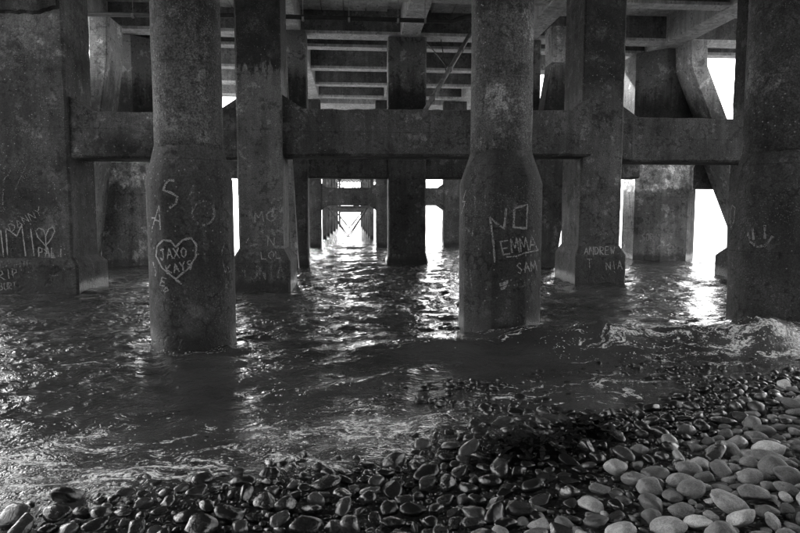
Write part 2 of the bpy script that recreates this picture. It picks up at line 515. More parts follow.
def water_mat():
    m = NT('sea_water')
    g = m.n('ShaderNodeNewGeometry')
    p = g.outputs['Position']
    a = m.n('ShaderNodeAttribute', attribute_name='foam')
    warp = m.noise(p, 1.3, 3, 0.6)
    vm = m.n('ShaderNodeVectorMath', operation='MULTIPLY_ADD')
    cx = m.n('ShaderNodeCombineXYZ')
    m.l(m.noise(p, 1.6, 3, 0.6), cx.inputs[0]); m.l(m.noise(m.mapping(p, loc=(9, 4, 0)), 1.6, 3, 0.6), cx.inputs[1])
    m.l(cx.outputs[0], vm.inputs[0]); vm.inputs[1].default_value = (0.9, 0.9, 0); m.l(p, vm.inputs[2])
    wp = vm.outputs[0]
    rot = m.n('ShaderNodeMapping'); rot.inputs['Rotation'].default_value = (0, 0, R(-14)); rot.inputs['Scale'].default_value = (1.0, 3.6, 1)
    m.l(wp, rot.inputs['Vector'])
    nst = m.noise(rot.outputs[0], 1.5, 6, 0.78, 0.6)
    bub = m.voro(p, 34)
    cov = a.outputs['Fac']
    thr = m.math('SUBTRACT', 0.625, m.math('MULTIPLY', cov, 0.17))
    thr = m.math('ADD', thr, m.math('MULTIPLY', bub, 0.06))
    f = m.ramp(nst, thr, m.math('ADD', thr, 0.05))
    f = m.math('MULTIPLY', f, m.ramp(m.noise(p, 30, 3, 0.7), 0.4, 0.55, 0.15, 1.0))
    fleck = m.math('MULTIPLY', m.ramp(m.voro(p, 19), 0.12, 0.2, 1, 0), m.ramp(m.math('ADD', m.noise(p, 3.0, 3, 0.7), m.math('MULTIPLY', cov, 0.22)), 0.6, 0.68))
    f = m.math('MAXIMUM', f, fleck)
    f = m.math('MULTIPLY', f, m.ramp(cov, 0.05, 0.25))
    silt = m.noise(p, 0.8, 3, 0.6)
    c = m.ramp(silt, 0.3, 0.7, 0.036, 0.068)
    c = m.mix(f, c, 0.9)
    rough = m.mix(f, 0.035, 0.7)
    sa = m.n('ShaderNodeAttribute', attribute_name='shallow').outputs['Fac']
    h = m.noise(m.mapping(wp, (4.0, 9.5, 1)), 1.0, 3, 0.6, 0.3)
    h2 = m.noise(m.mapping(wp, (11, 24, 1)), 1.0, 3, 0.62, 0.3)
    h3 = m.noise(p, 38, 2, 0.6)
    hh = m.math('ADD', h, m.math('MULTIPLY', h2, m.mix(sa, 0.42, 0.6)))
    hh = m.math('ADD', hh, m.math('MULTIPLY', h3, m.mix(sa, 0.03, 0.75)))
    hh = m.math('ADD', hh, m.math('MULTIPLY', f, m.math('SUBTRACT', 1.0, bub)))
    b = m.bump(hh, 0.75, 0.05)
    ca = m.n('ShaderNodeAttribute', attribute_name='calm').outputs['Fac']
    m.l(m.mix(ca, 0.8, 0.42), b.node.inputs['Strength'])
    m.done(c, rough, b, spec=0.5, ior=1.33)
    return m.m
water = tag(mesh_obj('water', wme, water_mat()), 'dark rippling sea water between the piers', kind='structure')

# ------------------------------------------------------------------ chalk writing
FONT = {
 'A': [[(0, 0), (.5, 1), (1, 0)], [(.2, .4), (.8, .4)]],
 'B': [[(0, 0), (0, 1), (.7, .9), (.6, .55), (0, .5)], [(.6, .55), (.9, .3), (.6, 0), (0, 0)]],
 'C': [[(.9, .85), (.5, 1), (.1, .7), (.1, .3), (.5, 0), (.9, .15)]],
 'D': [[(0, 0), (0, 1), (.6, .9), (.9, .5), (.6, .1), (0, 0)]],
 'E': [[(.9, 1), (0, 1), (0, 0), (.9, 0)], [(0, .5), (.7, .5)]],
 'G': [[(.9, .85), (.5, 1), (.1, .7), (.1, .3), (.5, 0), (.9, .15), (.9, .45), (.55, .45)]],
 'I': [[(.5, 0), (.5, 1)]],
 'J': [[(.2, 1), (.9, 1)], [(.6, 1), (.6, .2), (.35, 0), (.05, .2)]],
 'K': [[(0, 0), (0, 1)], [(.9, 1), (0, .45), (.9, 0)]],
 'L': [[(0, 1), (0, 0), (.85, 0)]],
 'M': [[(0, 0), (.1, 1), (.5, .35), (.9, 1), (1, 0)]],
 'N': [[(0, 0), (.05, 1), (.9, 0), (.95, 1)]],
 'O': [[(.5, 1), (.1, .75), (.05, .3), (.45, 0), (.9, .25), (.95, .7), (.5, 1)]],
 'P': [[(0, 0), (0, 1), (.75, .9), (.75, .55), (0, .45)]],
 'R': [[(0, 0), (0, 1), (.75, .9), (.75, .6), (0, .45), (.9, 0)]],
 'S': [[(.9, .85), (.5, 1), (.1, .75), (.8, .35), (.5, 0), (.05, .15)]],
 'T': [[(0, 1), (1, 1)], [(.5, 1), (.5, 0)]],
 'U': [[(0, 1), (.05, .2), (.45, 0), (.9, .2), (.95, 1)]],
 'V': [[(0, 1), (.5, 0), (1, 1)]],
 'W': [[(0, 1), (.25, 0), (.5, .65), (.75, 0), (1, 1)]],
 'X': [[(0, 0), (1, 1)], [(0, 1), (1, 0)]],
 'Y': [[(0, 1), (.5, .5), (1, 1)], [(.5, .5), (.45, 0)]],
 'o': [[(.5, .6), (.15, .45), (.1, .15), (.5, 0), (.9, .2), (.85, .5), (.5, .6)]],
 'l': [[(.5, 1), (.5, 0)]],
 'i': [[(.5, .6), (.5, 0)], [(.45, .85), (.55, .9)]],
 'j': [[(.5, .9), (.5, 0)], [(.42, 1.1), (.58, 1.16)]],
 'e': [[(.15, .32), (.85, .36), (.7, .6), (.3, .58), (.1, .25), (.4, 0), (.85, .08)]],
 ':': [[(.4, .8), (.5, .82)], [(.4, .3), (.5, .32)]],
}
def word(txt, x0, y0, x1, y1, h, gap=0.22, jit=0.05):
    """strokes in photo pixels; baseline runs (x0,y0)->(x1,y1), letter height h"""
    n = len(txt)
    bx, by = x1 - x0, y1 - y0
    L = math.hypot(bx, by)
    ux, uy = bx / L, by / L
    vx, vy = uy, -ux
    cell = L / (n - gap)
    out = []
    for i, ch in enumerate(txt):
        if ch == ' ': continue
        o = i * cell
        ww = cell * (1 - gap)
        sk = random.uniform(-.06, .06)
        for st in FONT[ch]:
            out.append([(x0 + ux * (o + ww * (a + sk * b + random.uniform(-jit, jit))) + vx * h * (b + random.uniform(-jit, jit)),
                         y0 + uy * (o + ww * (a + sk * b)) + vy * h * (b + random.uniform(-jit, jit))) for a, b in st])
    return out

def on_plane_y(Y):
    return lambda px, py: (at(px, py, Y=Y), Vector((0, -1, 0)))
def on_plane_x(X, n):
    return lambda px, py: (at(px, py, X=X), Vector((n, 0, 0)))
def on_cyl(cx, cy, rfun):
    def f(px, py):
        d = ray(px, py)
        rr = rfun(0)
        for _ in range(4):
            a = d.x ** 2 + d.y ** 2
            b = -2 * (d.x * cx + d.y * cy)
            c = cx * cx + cy * cy - rr * rr
            disc = b * b - 4 * a * c
            if disc < 0: return None
            t = (-b - math.sqrt(disc)) / (2 * a)
            p = EYE + d * t
            ang = math.atan2(p.y - cy, p.x - cx)
            rr = rfun(ang)
        return p, Vector((math.cos(ang), math.sin(ang), 0))
    return f

def chalk_part(parent, strokes, surf, mat, width, on='flared_base', name='chalk_writing', label=None, proud=0.014):
    bm = bmesh.new()
    for st in strokes:
        # densify
        pts = []
        for (a, b) in zip(st[:-1], st[1:]):
            n = max(1, int(math.hypot(b[0] - a[0], b[1] - a[1]) / 1.2))
            for i in range(n):
                pts.append((a[0] + (b[0] - a[0]) * i / n, a[1] + (b[1] - a[1]) * i / n))
        pts.append(st[-1])
        P = []
        for i, q in enumerate(pts):
            r = surf(q[0] + random.uniform(-.12, .12), q[1] + random.uniform(-.12, .12))
            if r: P.append(r)
        if len(P) < 2: continue
        prev = None
        ph = random.random() * 6
        for i, (p, n) in enumerate(P):
            t = (P[min(i + 1, len(P) - 1)][0] - P[max(i - 1, 0)][0])
            if t.length < 1e-6: continue
            sd = n.cross(t.normalized()).normalized()
            ww = width * (0.78 + 0.14 * math.sin(ph + i * 0.7) + random.uniform(-.12, .12)) / 2
            a, b = bm.verts.new(p + n * proud + sd * ww), bm.verts.new(p + n * proud - sd * ww)
            if prev: bm.faces.new((prev[0], a, b, prev[1]))
            prev = (a, b)
    me = bpy.data.meshes.new(name)
    bm.to_mesh(me); bm.free()
    me.materials.append(mat)
    o = bpy.data.objects.new(name, me)
    col.objects.link(o)
    o.parent = next(c for c in parent.children if c.name.split('.')[0] == on)
    if label: o['label'] = label
    return o

def child(o, parent):
    o.parent = parent
    o.matrix_parent_inverse = Matrix.Translation(-parent.location)
    return o

# ------------------------------------------------------------------ round columns of the nearest row
def oct_r(r, ang, k=0.5):
    a = (ang + math.pi / 8) % (math.pi / 4) - math.pi / 8
    return r * ((1 - k) + k * math.cos(math.pi / 8) * 1.02 / math.cos(a))

def ring_oct(cx, cy, z, r, k, seg=64, wob=0.0, sd=0):
    out = []
    for i in range(seg):
        a = 2 * math.pi * i / seg
        rr = oct_r(r, a, k)
        if wob:
            rr += wob * mnoise.noise(Vector((math.cos(a) * 2.2 + sd, math.sin(a) * 2.2, z * 1.4))) + wob * 0.5 * mnoise.noise(Vector((math.cos(a) * 9 + sd, math.sin(a) * 9, z * 6)))
        out.append((cx + rr * math.cos(a), cy + rr * math.sin(a), z))
    return out

def round_column(label, cx, cy, r_base, r_neck, z_sh0, z_sh1, z_top, matn, k=0.35, seed=0, group=None, z_lo=-1.2, name='round_column', cat='column'):
    t = thing(name, label, cat, (cx, cy, 0), group)
    bm = bmesh.new()
    zs = list(np.arange(z_lo, z_sh0, 0.12)) + list(np.linspace(z_sh0, z_sh1, 7))
    rings = []
    for z in zs:
        f = min(1, max(0, (z - z_sh0) / (z_sh1 - z_sh0)))
        f = f * 0.85 + 0.15 * f * f * (3 - 2 * f)
        rings.append(ring_oct(cx, cy, z, r_base + (r_neck + 0.004 - r_base) * f, k, wob=0.007, sd=seed))
    loft(bm, rings)
    child(mesh_obj('flared_base', bm, M['base'], smooth=True), t)
    bm = bmesh.new()
    rings = [ring_oct(cx, cy, z, r_neck, k * 0.4, wob=0.006, sd=seed + 5) for z in np.arange(z_sh1 - 0.03, z_top, 0.14)]
    loft(bm, rings)
    child(mesh_obj('shaft', bm, matn, smooth=True), t)
    return t

def col_from_px(pl, pr, Y):
    xl, xr = xat(pl, Y, 260), xat(pr, Y, 260)
    return (xl + xr) / 2, (xr - xl) / 2

GIRD_Z = 7.85
C1Y, C2Y, C3Y = 8.15, 8.75, 8.15
c1x, c1r = col_from_px(150.5, 234.5, C1Y)
c2x, c2r = col_from_px(459, 539, C2Y)
c1r *= 0.995; c2r *= 0.995
c3x = xat(727, C3Y, 260) + 0.735
c3r = 0.605
sh = lambda py0, py1, Y: (at(400, py0, Y=Y).z, at(400, py1, Y=Y).z)
a0, a1 = sh(182, 150, C1Y)
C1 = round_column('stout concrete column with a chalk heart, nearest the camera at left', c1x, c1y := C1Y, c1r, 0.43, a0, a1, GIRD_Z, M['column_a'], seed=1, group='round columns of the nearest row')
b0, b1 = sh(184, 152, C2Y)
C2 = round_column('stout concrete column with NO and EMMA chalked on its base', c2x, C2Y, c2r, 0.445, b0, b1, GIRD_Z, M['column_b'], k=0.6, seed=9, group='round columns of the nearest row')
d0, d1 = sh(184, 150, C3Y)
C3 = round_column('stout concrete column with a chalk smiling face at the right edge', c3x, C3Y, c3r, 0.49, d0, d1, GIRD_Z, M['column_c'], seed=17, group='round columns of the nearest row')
print('C', c1x, c1r, c2x, c2r, c3x)

# ------------------------------------------------------------------ square piers
def square_pier(label, x0, x1, y0, y1, z_pl0, z_pl1, fl, z_top, mat, base_mat=None, group=None, name='square_pier', ch=0.045, z_lo=-2.0):
    t = thing(name, label, 'pier', ((x0 + x1) / 2, (y0 + y1) / 2, 0), group)
    bm = bmesh.new()
    zs = list(np.linspace(z_pl0 + 0.0, z_top, 54))
    rings = []
    for z in zs:
        j = lambda: random.uniform(-.004, .004)
        rings.append(rect_ring(x0 + j(), x1 + j(), y0 + j(), y1 + j(), z, ch + .02 * mnoise.noise(Vector((x0, z * 3, y0))) + random.uniform(-.006, .006)))
    loft(bm, rings)
    child(mesh_obj('shaft', bm, mat), t)
    if fl > 0:
        bm = bmesh.new()
        rings = [rect_ring(x0 - fl, x1 + fl, y0 - fl, y1 + fl, z_lo, ch), rect_ring(x0 - fl, x1 + fl, y0 - fl, y1 + fl, z_pl0, ch),
                 rect_ring(x0 - fl * .94, x1 + fl * .94, y0 - fl * .94, y1 + fl * .94, z_pl0 + .03, ch),
                 rect_ring(x0 - .004, x1 + .004, y0 - .004, y1 + .004, z_pl1, ch)]
        loft(bm, rings)
        child(mesh_obj('plinth', bm, base_mat or M['base']), t)
    return t

BY = 13.75
p2x0, p2x1 = xat(238, BY), xat(283, BY)
zpl = at(260, 262, Y=BY).z
zpl1 = at(260, 249, Y=BY).z
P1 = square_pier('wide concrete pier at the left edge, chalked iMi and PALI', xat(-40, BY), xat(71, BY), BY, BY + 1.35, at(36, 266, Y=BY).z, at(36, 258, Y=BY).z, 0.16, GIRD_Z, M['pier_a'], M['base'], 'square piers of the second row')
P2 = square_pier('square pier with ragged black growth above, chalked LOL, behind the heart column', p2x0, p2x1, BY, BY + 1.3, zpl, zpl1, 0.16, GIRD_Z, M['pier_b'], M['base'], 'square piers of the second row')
B3 = 14.55
p3x0, p3x1 = xat(580, B3), xat(621, B3)
P3 = square_pier('square pier right of centre with ANDREW chalked on its plinth', p3x0, p3x1, B3, B3 + 1.35, at(600, 256, Y=B3).z, at(600, 246, Y=B3).z, 0.12, GIRD_Z, M['pier_c'], M['base'], 'square piers of the second row')
B5 = 15.2
P5 = square_pier('dark square pier half hidden behind the smiling-face column', xat(727, B5 + 1.2), xat(727, B5 + 1.2) + 1.15, B5, B5 + 1.2, at(722, 259, Y=B5).z, at(722, 250, Y=B5).z, 0.2, GIRD_Z, M['pier_c'], M['base'], 'square piers of the second row')
# broken spalled ledge and cap at the head of the left pier
zcap = at(30, 12, Y=BY).z
bm = bmesh.new()
rings = []
xa, xb = xat(-40, BY) - 0.03, xat(68, BY)
n = 26
prof = [(xa + (xb - xa) * i / (n - 1), zcap + 0.05 * mnoise.noise(Vector((i * 0.6, 3, 1))) + (0.14 if i > n - 6 else 0) * ((i - n + 6) / 6)) for i in range(n)]
lowv = [bm.verts.new((x, BY - 0.10, z)) for x, z in prof]
midv = [bm.verts.new((x, BY + 0.02, z - 0.05)) for x, z in prof]
upv = [bm.verts.new((x, BY - 0.22 - 0.06 * mnoise.noise(Vector((x * 2, 0, 9))), z + 0.35)) for x, z in prof]
topv = [bm.verts.new((x, BY - 0.30, z + 0.95)) for x, z in prof]
for i in range(n - 1):
    for a, b in ((midv, lowv), (lowv, upv), (upv, topv)):
        bm.faces.new((a[i], a[i + 1], b[i + 1], b[i]))
for a, b in ((0, -1),):
    bm.faces.new((midv[-1], lowv[-1], upv[-1], topv[-1]))
child(mesh_obj('spalled_head', bm, M['tie_mottled']), P1)

# ------------------------------------------------------------------ tie beams
def tie_beam(label, x0, x1, y0, y1, z0, z1, mat, hl=0.0, hr=0.0, group=None, low_l=0.0, low_r=0.0, dz=0.0):
    t = thing('tie_beam', label, 'beam', ((x0 + x1) / 2, (y0 + y1) / 2, z0), group)
    bm = bmesh.new()
    c = 0.05
    nseg = max(4, int((x1 - x0) / 0.14))
    rings = []
    for i in range(nseg + 1):
        f = i / nseg
        x = x0 + (x1 - x0) * f
        o = dz * f
        j = .022 * mnoise.noise(Vector((x * 2.3, y0, 1))) + random.uniform(-.007, .007)
        k = .022 * mnoise.noise(Vector((x * 2.7, y0, 8))) + random.uniform(-.007, .007)
        rings.append([(x, y0 + k, z0 + o + c + j), (x, y0 + c, z0 + o + j), (x, y1 - c, z0 + o), (x, y1, z0 + o + c), (x, y1, z1 + o - c), (x, y1 - c, z1 + o),
                      (x, y0 + .025, z1 + o + k), (x, y0 + j, z1 + o - .025)])
    loft(bm, rings)
    child(mesh_obj('beam', bm, mat), t)
    def haunch(xa, sgn, zz, up, s):
        bm = bmesh.new()
        ya, yb = y0 + 0.012, y1 - 0.012
        zb = zz - 0.02 * up
        tri = [(xa, zb), (xa + sgn * s, zb), (xa, zz + up * s * 0.62)]
        A = [bm.verts.new((x, ya, z)) for x, z in tri]
        B = [bm.verts.new((x, yb, z)) for x, z in tri]
        bm.faces.new(A); bm.faces.new(B[::-1])
        for i in range(3):
            bm.faces.new((A[i], B[i], B[(i + 1) % 3], A[(i + 1) % 3]))
        child(mesh_obj('haunch', bm, mat), t)
    if hl: haunch(x0, 1, z1, 1, hl)
    if hr: haunch(x1, -1, z1 + dz, 1, hr)
    if low_l: haunch(x0, 1, z0, -1, low_l)
    if low_r: haunch(x1, -1, z0 + dz, -1, low_r)
    return t

tz0, tz1 = at(400, 156.5, Y=BY + .1).z, at(400, 109.5, Y=BY + .1).z
g2 = 'tie beams of the second row'
tie_beam('mottled tie beam between the left edge pier and the LOL pier', xat(71, BY) + .003, p2x0 - .003, BY + .12, BY + 1.05, at(150, 158.5, Y=BY + .12).z, at(150, 112, Y=BY + .12).z, M['tie_mottled'], 0.52, 0.52, g2)
tie_beam('long central tie beam crossing behind the NO column', p2x1 + .003, p3x0 - .003, BY + .2, BY + 1.1, tz0, tz1, M['tie'], 0.5, 0.5, g2, dz=0.06)
tie_beam('tie beam from the ANDREW pier to the dark pier at right', p3x1 + .003, xat(727, B5 + 1.2) - .003, B3 + .1, B3 + 1.0, at(680, 162, Y=B3 + .1).z, at(680, 118, Y=B3 + .1).z, M['tie'], 0.45, 0.4, g2)

# ------------------------------------------------------------------ third row
CY = 21.2
def px_pier(label, pl, pr, Y, depth, pz0, pz1, fl, mat, group, name='square_pier', top=GIRD_Z, py=230):
    return square_pier(label, xat(pl, Y, py), xat(pr, Y, py), Y, Y + depth, pz0, pz1, fl, top, mat, M['base'], group, name)
g3 = 'piers of the third row'
PC = px_pier('dark square pier standing left of the bright central opening', 388.5, 426, CY, 0.85, 0.12, 0.38, 0.07, M['pier_far'], g3)
PL = px_pier('dark square pier just right of the LOL pier, edge of the central passage', 287, 308, CY - .5, 0.8, 0.1, 0.35, 0.05, M['pier_far'], g3)
PX = px_pier('square pier seen in the gap right of the NO column', 511, 538, CY, 0.8, 0.1, 0.35, 0.06, M['pier_far'], g3)
def oct_pier(label, pl, pr, sl, sr, Y, mat, group):
    xl, xr = xat(pl, Y, 230), xat(pr, Y, 230)
    cx, r = (xl + xr) / 2, (xr - xl) / 2 / math.cos(math.pi / 8)
    r2 = (xat(sr, Y, 70) - xat(sl, Y, 70)) / 2 / math.cos(math.pi / 8)
    t = thing('octagonal_pier', label, 'pier', (cx, Y, 0), group)
    def ring(rr, z): return [(cx + rr * math.cos(math.pi / 8 + i * math.pi / 4), Y + rr * math.sin(math.pi / 8 + i * math.pi / 4), z) for i in range(8)]
    bm = bmesh.new()
    za = at(400, 168, Y=Y).z
    loft(bm, [ring(r, -2), ring(r, za), ring(r2 + .01, za + .5)])
    child(mesh_obj('flared_base', bm, M['pale_base']), t)
    bm = bmesh.new()
    loft(bm, [ring(r2, za + .45), ring(r2, 5.5), ring(r2, GIRD_Z)])
    child(mesh_obj('shaft', bm, mat), t)
    return t
M['pale_base'] = concrete('concrete_pale_base', 0.17, 0.35, tide=2.7, tide_dark=0.3, speck=0.4, grain=0.6, seed=71.0, grow=0.8)
P0 = oct_pier('broad pale pier with Jolie chalked on it, seen behind the heart column', 93, 178, 118, 168, CY + 1.3, M['pier_far'], g3)
P4 = oct_pier('broad pier with SORiN chalked on it, right of the ANDREW pier', 627.5, 687, 614, 682, CY + 2.0, M['pier_far'], g3)

def tz(Y, a=157, b=178): return at(400, b, Y=Y).z, at(400, a, Y=Y).z
z0, z1 = 3.02, 4.15
g3b = 'tie beams of the third row'
tie_beam('shaded tie beam spanning the head of the central passage', xat(308, CY) - .1, xat(388.5, CY) - .003, CY + .1, CY + .75, z0, z1, M['tie'], group=g3b)
tie_beam('shaded tie beam over the bright opening left of the NO column', xat(426, CY) + .003, xat(511, CY) - .003, CY + .1, CY + .75, z0, z1, M['tie'], group=g3b)
tie_beam('shaded tie beam behind the heart column and the LOL pier', xat(176, CY), xat(287, CY - .5) - .003, CY + .1, CY + .75, z0, z1, M['tie'], group=g3b)
tie_beam('shaded tie beam behind the ANDREW pier', xat(538, CY) + .003, xat(622, CY + 1) + .2, CY + .1, CY + .75, z0 + .04, z1, M['tie'], group=g3b)
tie_beam('short tie beam running right from the SORiN pier', xat(690, CY + 1), xat(760, CY + 1), CY + 1.2, CY + 1.9, 2.75, 3.8, M['tie'], group=g3b)

def raking_leg(label, pts_px, Y, w, depth, mat, ztop, group='raking legs of the third row', shift=0.0):
    """pts_px: left-edge pixels from the top down; a stub then the raking part"""
    P = [at(px, py, Y=Y) for px, py in pts_px]
    t = thing('raking_leg', label, 'leg', (P[-1].x, Y, P[-1].z), group)
    def ring(p): return rect_ring(p.x, p.x + w, Y, Y + depth, p.z, 0.03)
    bm = bmesh.new()
    loft(bm, [ring(Vector((P[0].x, Y, ztop))), ring(P[1])])
    child(mesh_obj('stub', bm, M['stub']), t)
    bm = bmesh.new()
    rings = [ring(p + Vector((0, 0, -0.01 if i == 0 else 0))) for i, p in enumerate(P[1:])]
    loft(bm, rings)
    child(mesh_obj('strut', bm, mat), t)
    return t
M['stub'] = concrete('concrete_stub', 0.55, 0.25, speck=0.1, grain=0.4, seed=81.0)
RY = 19.6
raking_leg('raking leg with a bright square head, left beside the Jolie pier', [(89, 24), (89, 57), (66, 262)], RY, 0.53, 1.3, M['pale'], GIRD_Z)
raking_leg('raking leg with a pale head beside the bright opening at right', [(691, 38), (691.5, 66), (765, 262)], RY + 1.2, 0.62, 1.5, M['pale'], GIRD_Z)
raking_leg('dark raking leg between the NO column and the ANDREW pier', [(552, 5), (552, 62), (516, 272)], RY, 1.32, 0.7, M['pier_far'], GIRD_Z)
raking_leg('thin raking leg in the shadow right of the LOL pier', [(277, 5), (279, 62), (292, 272)], CY - 1.6, 0.22, 0.3, M['pale'], GIRD_Z)

# ------------------------------------------------------------------ fourth row
DY = 32.6
g4 = 'piers of the fourth row'
DL = px_pier('distant slim pier on the left of the central passage', 309, 321.5, DY, 0.6, -1, 0, 0, M['tie'], g4)
DR = px_pier('distant slim pier on the right of the central passage', 376, 388.5, DY, 0.6, -1, 0, 0, M['tie'], g4)
DX = px_pier('distant slim pier against the glare just left of the NO column', 443.5, 466, DY, 0.6, -1, 0, 0, M['tie'], g4)
dz0, dz1 = at(350, 205.5, Y=DY).z, at(350, 187.5, Y=DY).z
g4b = 'tie beams of the fourth row'
tie_beam('distant tie beam with cut corners across the central passage', xat(321.5, DY) + .003, xat(376, DY) - .003, DY + .05, DY + .5, dz0, dz1, M['tie'], 0.35, 0.35, g4b, 0.4, 0.4)
tie_beam('distant tie beam across the bright opening left of the NO column', xat(388.5, DY) + .003, xat(443.5, DY) - .003, DY + .05, DY + .5, dz0, dz1, M['tie'], 0.35, 0.35, g4b, 0.4, 0.4)

# ------------------------------------------------------------------ far narrow pier
ord_ = ['first', 'second', 'third', 'fourth', 'fifth', 'sixth', 'seventh', 'eighth']
FYS = [45, 51.5, 59.5, 69, 81, 97]
for i, Y in enumerate(FYS):
    for side, xx in (('left', -2.1), ('right', 1.4)):
        t = thing('far_column', f'{ord_[i]} of the small far columns on the {side} of the central passage', 'column', (xx, Y, 0), 'columns of the far narrow pier')
        bm = bmesh.new()
        loft(bm, [[(xx + .17 * math.cos(a), Y + .17 * math.sin(a), z) for a in np.arange(12) * math.pi / 6] for z in (-1.5, 2.5, GIRD_Z)])
        child(mesh_obj('shaft', bm, M['tie'], smooth=True), t)
        bm = bmesh.new()
        loft(bm, [[(xx + rr * math.cos(a), Y + rr * math.sin(a), z) for a in np.arange(12) * math.pi / 6] for rr, z in ((.25, GIRD_Z - .5), (.42, GIRD_Z - .08), (.42, GIRD_Z + .02))])
        child(mesh_obj('capital', bm, M['tie']), t)
    # a cross frame with V bracing between the pair
    t = thing('cross_bracing', f'{ord_[i]} frame of crossed steel bracing seen down the central passage', 'bracing', (-.35, Y, 2.0), 'crossed bracing frames')
    bm = bmesh.new()
    rough_box(bm, -2.1, 1.4, Y - .1, Y + .1, 2.28, 2.46, bev=.015)
    child(mesh_obj('rail', bm, M['tie']), t)
    cx = -.35
    if i in (0, 2):
        for dx in (-.07, .07):
            for sgn in (-1, 1):
                bm = bmesh.new()
                tube(bm, [(cx + sgn * 1.5, Y + .12 + dx * .4, 2.4), (cx + dx, Y + .12 + dx * .4, .12 if i == 0 else .5)], .05, 6)
                child(mesh_obj('brace', bm, M['iron']), t)
    for k in range(2 if i < 2 else 0):
        xa = cx - 1.1 + k * 1.1
        for s2 in (0, 1):
            bm = bmesh.new()
            tube(bm, [(xa + (1.1 if s2 else 0), Y - .05 + .06 * s2, 3.4), (xa + (0 if s2 else 1.1), Y - .05 + .06 * s2, 4.7)], .04, 6)
            child(mesh_obj('brace', bm, M['steel']), t)

# ------------------------------------------------------------------ deck, girders, cross beams
DECK_Z = 8.66
DX0, DX1, DY0, DY1 = -11.0, 16.8, -10.0, 34.0
deck = thing('pier_deck', 'pale concrete pier deck overhead, carried on girders and cross beams', 'deck', (0, 15, DECK_Z))
WIDE = 25.2                       # the broad head of the pier narrows beyond this line
NX0, NX1 = -7.2, 9.0
NEAR = 11.5                       # unseen near deck, narrowed short of this line to admit side light
RX0, RX1 = -10.2, 11.5
child(mesh_obj('slab', box_bm(RX0, RX1, DY0, NEAR, DECK_Z + .09, DECK_Z + .49), M['deck']), deck)
child(mesh_obj('slab', box_bm(DX0, DX1, NEAR + .01, WIDE, DECK_Z + .09, DECK_Z + .5), M['deck']), deck)
child(mesh_obj('slab', box_bm(NX0, NX1, WIDE + .01, DY1, DECK_Z + .09, DECK_Z + .49), M['deck']), deck)
far_deck = thing('far_deck', 'narrow far deck running on out to sea above the small columns', 'deck', (0, 70, DECK_Z))
child(mesh_obj('slab', box_bm(-3.3, 7.2, DY1 + .02, 112, 7.9, DECK_Z + .4), M['deck']), far_deck)

CB = [-4.6, -1.2, 2.5, 6.2, 10.0, 13.9, 17.5, 21.15, 22.75, 26.0, 29.1, 32.1]
CBL = {17.5: 'pale-edged cross beam at the top edge of the picture, over the pipe', 21.15: 'cross beam resting on the dark third-row piers',
       22.75: 'cross beam close behind the third-row piers', 26.0: 'second cross beam beyond the third-row piers',
       29.1: 'third cross beam beyond the third-row piers', 32.1: 'farthest cross beam, over the fourth-row piers',
       13.9: 'cross beam over the second row of square piers', 2.5: 'cross beam overhead at the water edge', -1.2: 'cross beam overhead behind the camera', -4.6: 'cross beam overhead farthest up the beach', 6.2: 'cross beam overhead just short of the round columns',
       10.0: 'cross beam overhead just beyond the round columns'}
for Y in CB:
    t = thing('cross_beam', CBL[Y], 'beam', (0, Y, 7.95), 'cross beams under the deck')
    wd = 0.62 if Y == 21.15 else 0.4
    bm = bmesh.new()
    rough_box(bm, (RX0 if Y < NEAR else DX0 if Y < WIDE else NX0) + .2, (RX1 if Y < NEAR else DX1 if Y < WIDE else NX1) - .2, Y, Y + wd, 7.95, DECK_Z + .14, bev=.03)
    child(mesh_obj('painted_shade_web', bm, M['painted_shade_web']), t)  # beam face, its shade put into the darker colour
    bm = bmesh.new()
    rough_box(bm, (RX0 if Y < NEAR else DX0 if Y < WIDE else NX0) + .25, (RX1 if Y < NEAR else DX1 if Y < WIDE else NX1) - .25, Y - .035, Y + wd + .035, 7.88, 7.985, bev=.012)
    child(mesh_obj('painted_lit_flange', bm, M['soffit']), t)  # added pale plate, paints water-reflected light onto the beam underside
GX = [(-8.35, 'left'), (-2.05, ''), (2.0, ''), (6.1, ''), (11.55, '')]
GL = ['lengthwise girder over the left raking leg', 'lengthwise girder on the left side of the central bay', 'lengthwise girder on the right side of the central bay',
      'lengthwise girder running over the ANDREW pier', 'lengthwise girder with a bright underside over the right raking leg']
for (gx, _), lb in zip(GX, GL):
    t = thing('girder', lb, 'girder', (gx, 15, GIRD_Z), 'lengthwise girders under the deck')
    hw = 0.33 if gx != 11.55 else 0.4
    bm = bmesh.new()
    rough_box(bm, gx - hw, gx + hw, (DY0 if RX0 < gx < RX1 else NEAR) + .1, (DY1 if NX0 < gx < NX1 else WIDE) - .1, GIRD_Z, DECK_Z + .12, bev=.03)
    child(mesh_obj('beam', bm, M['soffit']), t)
# soffit panels between the cross beams, each its own slab
pw = 0.745
pm = {}
for a, b in zip(CB[4:-1], CB[5:]):
    ya = a + (0.62 if a == 21.15 else 0.4) + .01
    yb = b - .01
    if yb - ya < .3: continue
    k = round(yb - ya, 3)
    if k not in pm:
        bm = box_bm(-pw / 2 + .014, pw / 2 - .014, -k / 2, k / 2, 0, .085, bev=.012)
        mme = bpy.data.meshes.new('deck_panel')
        bmesh.ops.recalc_face_normals(bm, faces=bm.faces[:])
        bm.to_mesh(mme); bm.free()
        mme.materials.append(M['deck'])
        pm[k] = mme
    x = -5.85
    while x < 8.6:
        if all(abs(x - gx) > .45 for gx, _ in GX):
            o = bpy.data.objects.new('deck_panel', pm[k])
            col.objects.link(o)
            child(o, deck)
            o.location = (x, (ya + yb) / 2, DECK_Z + random.uniform(-.006, .003))
        x += pw

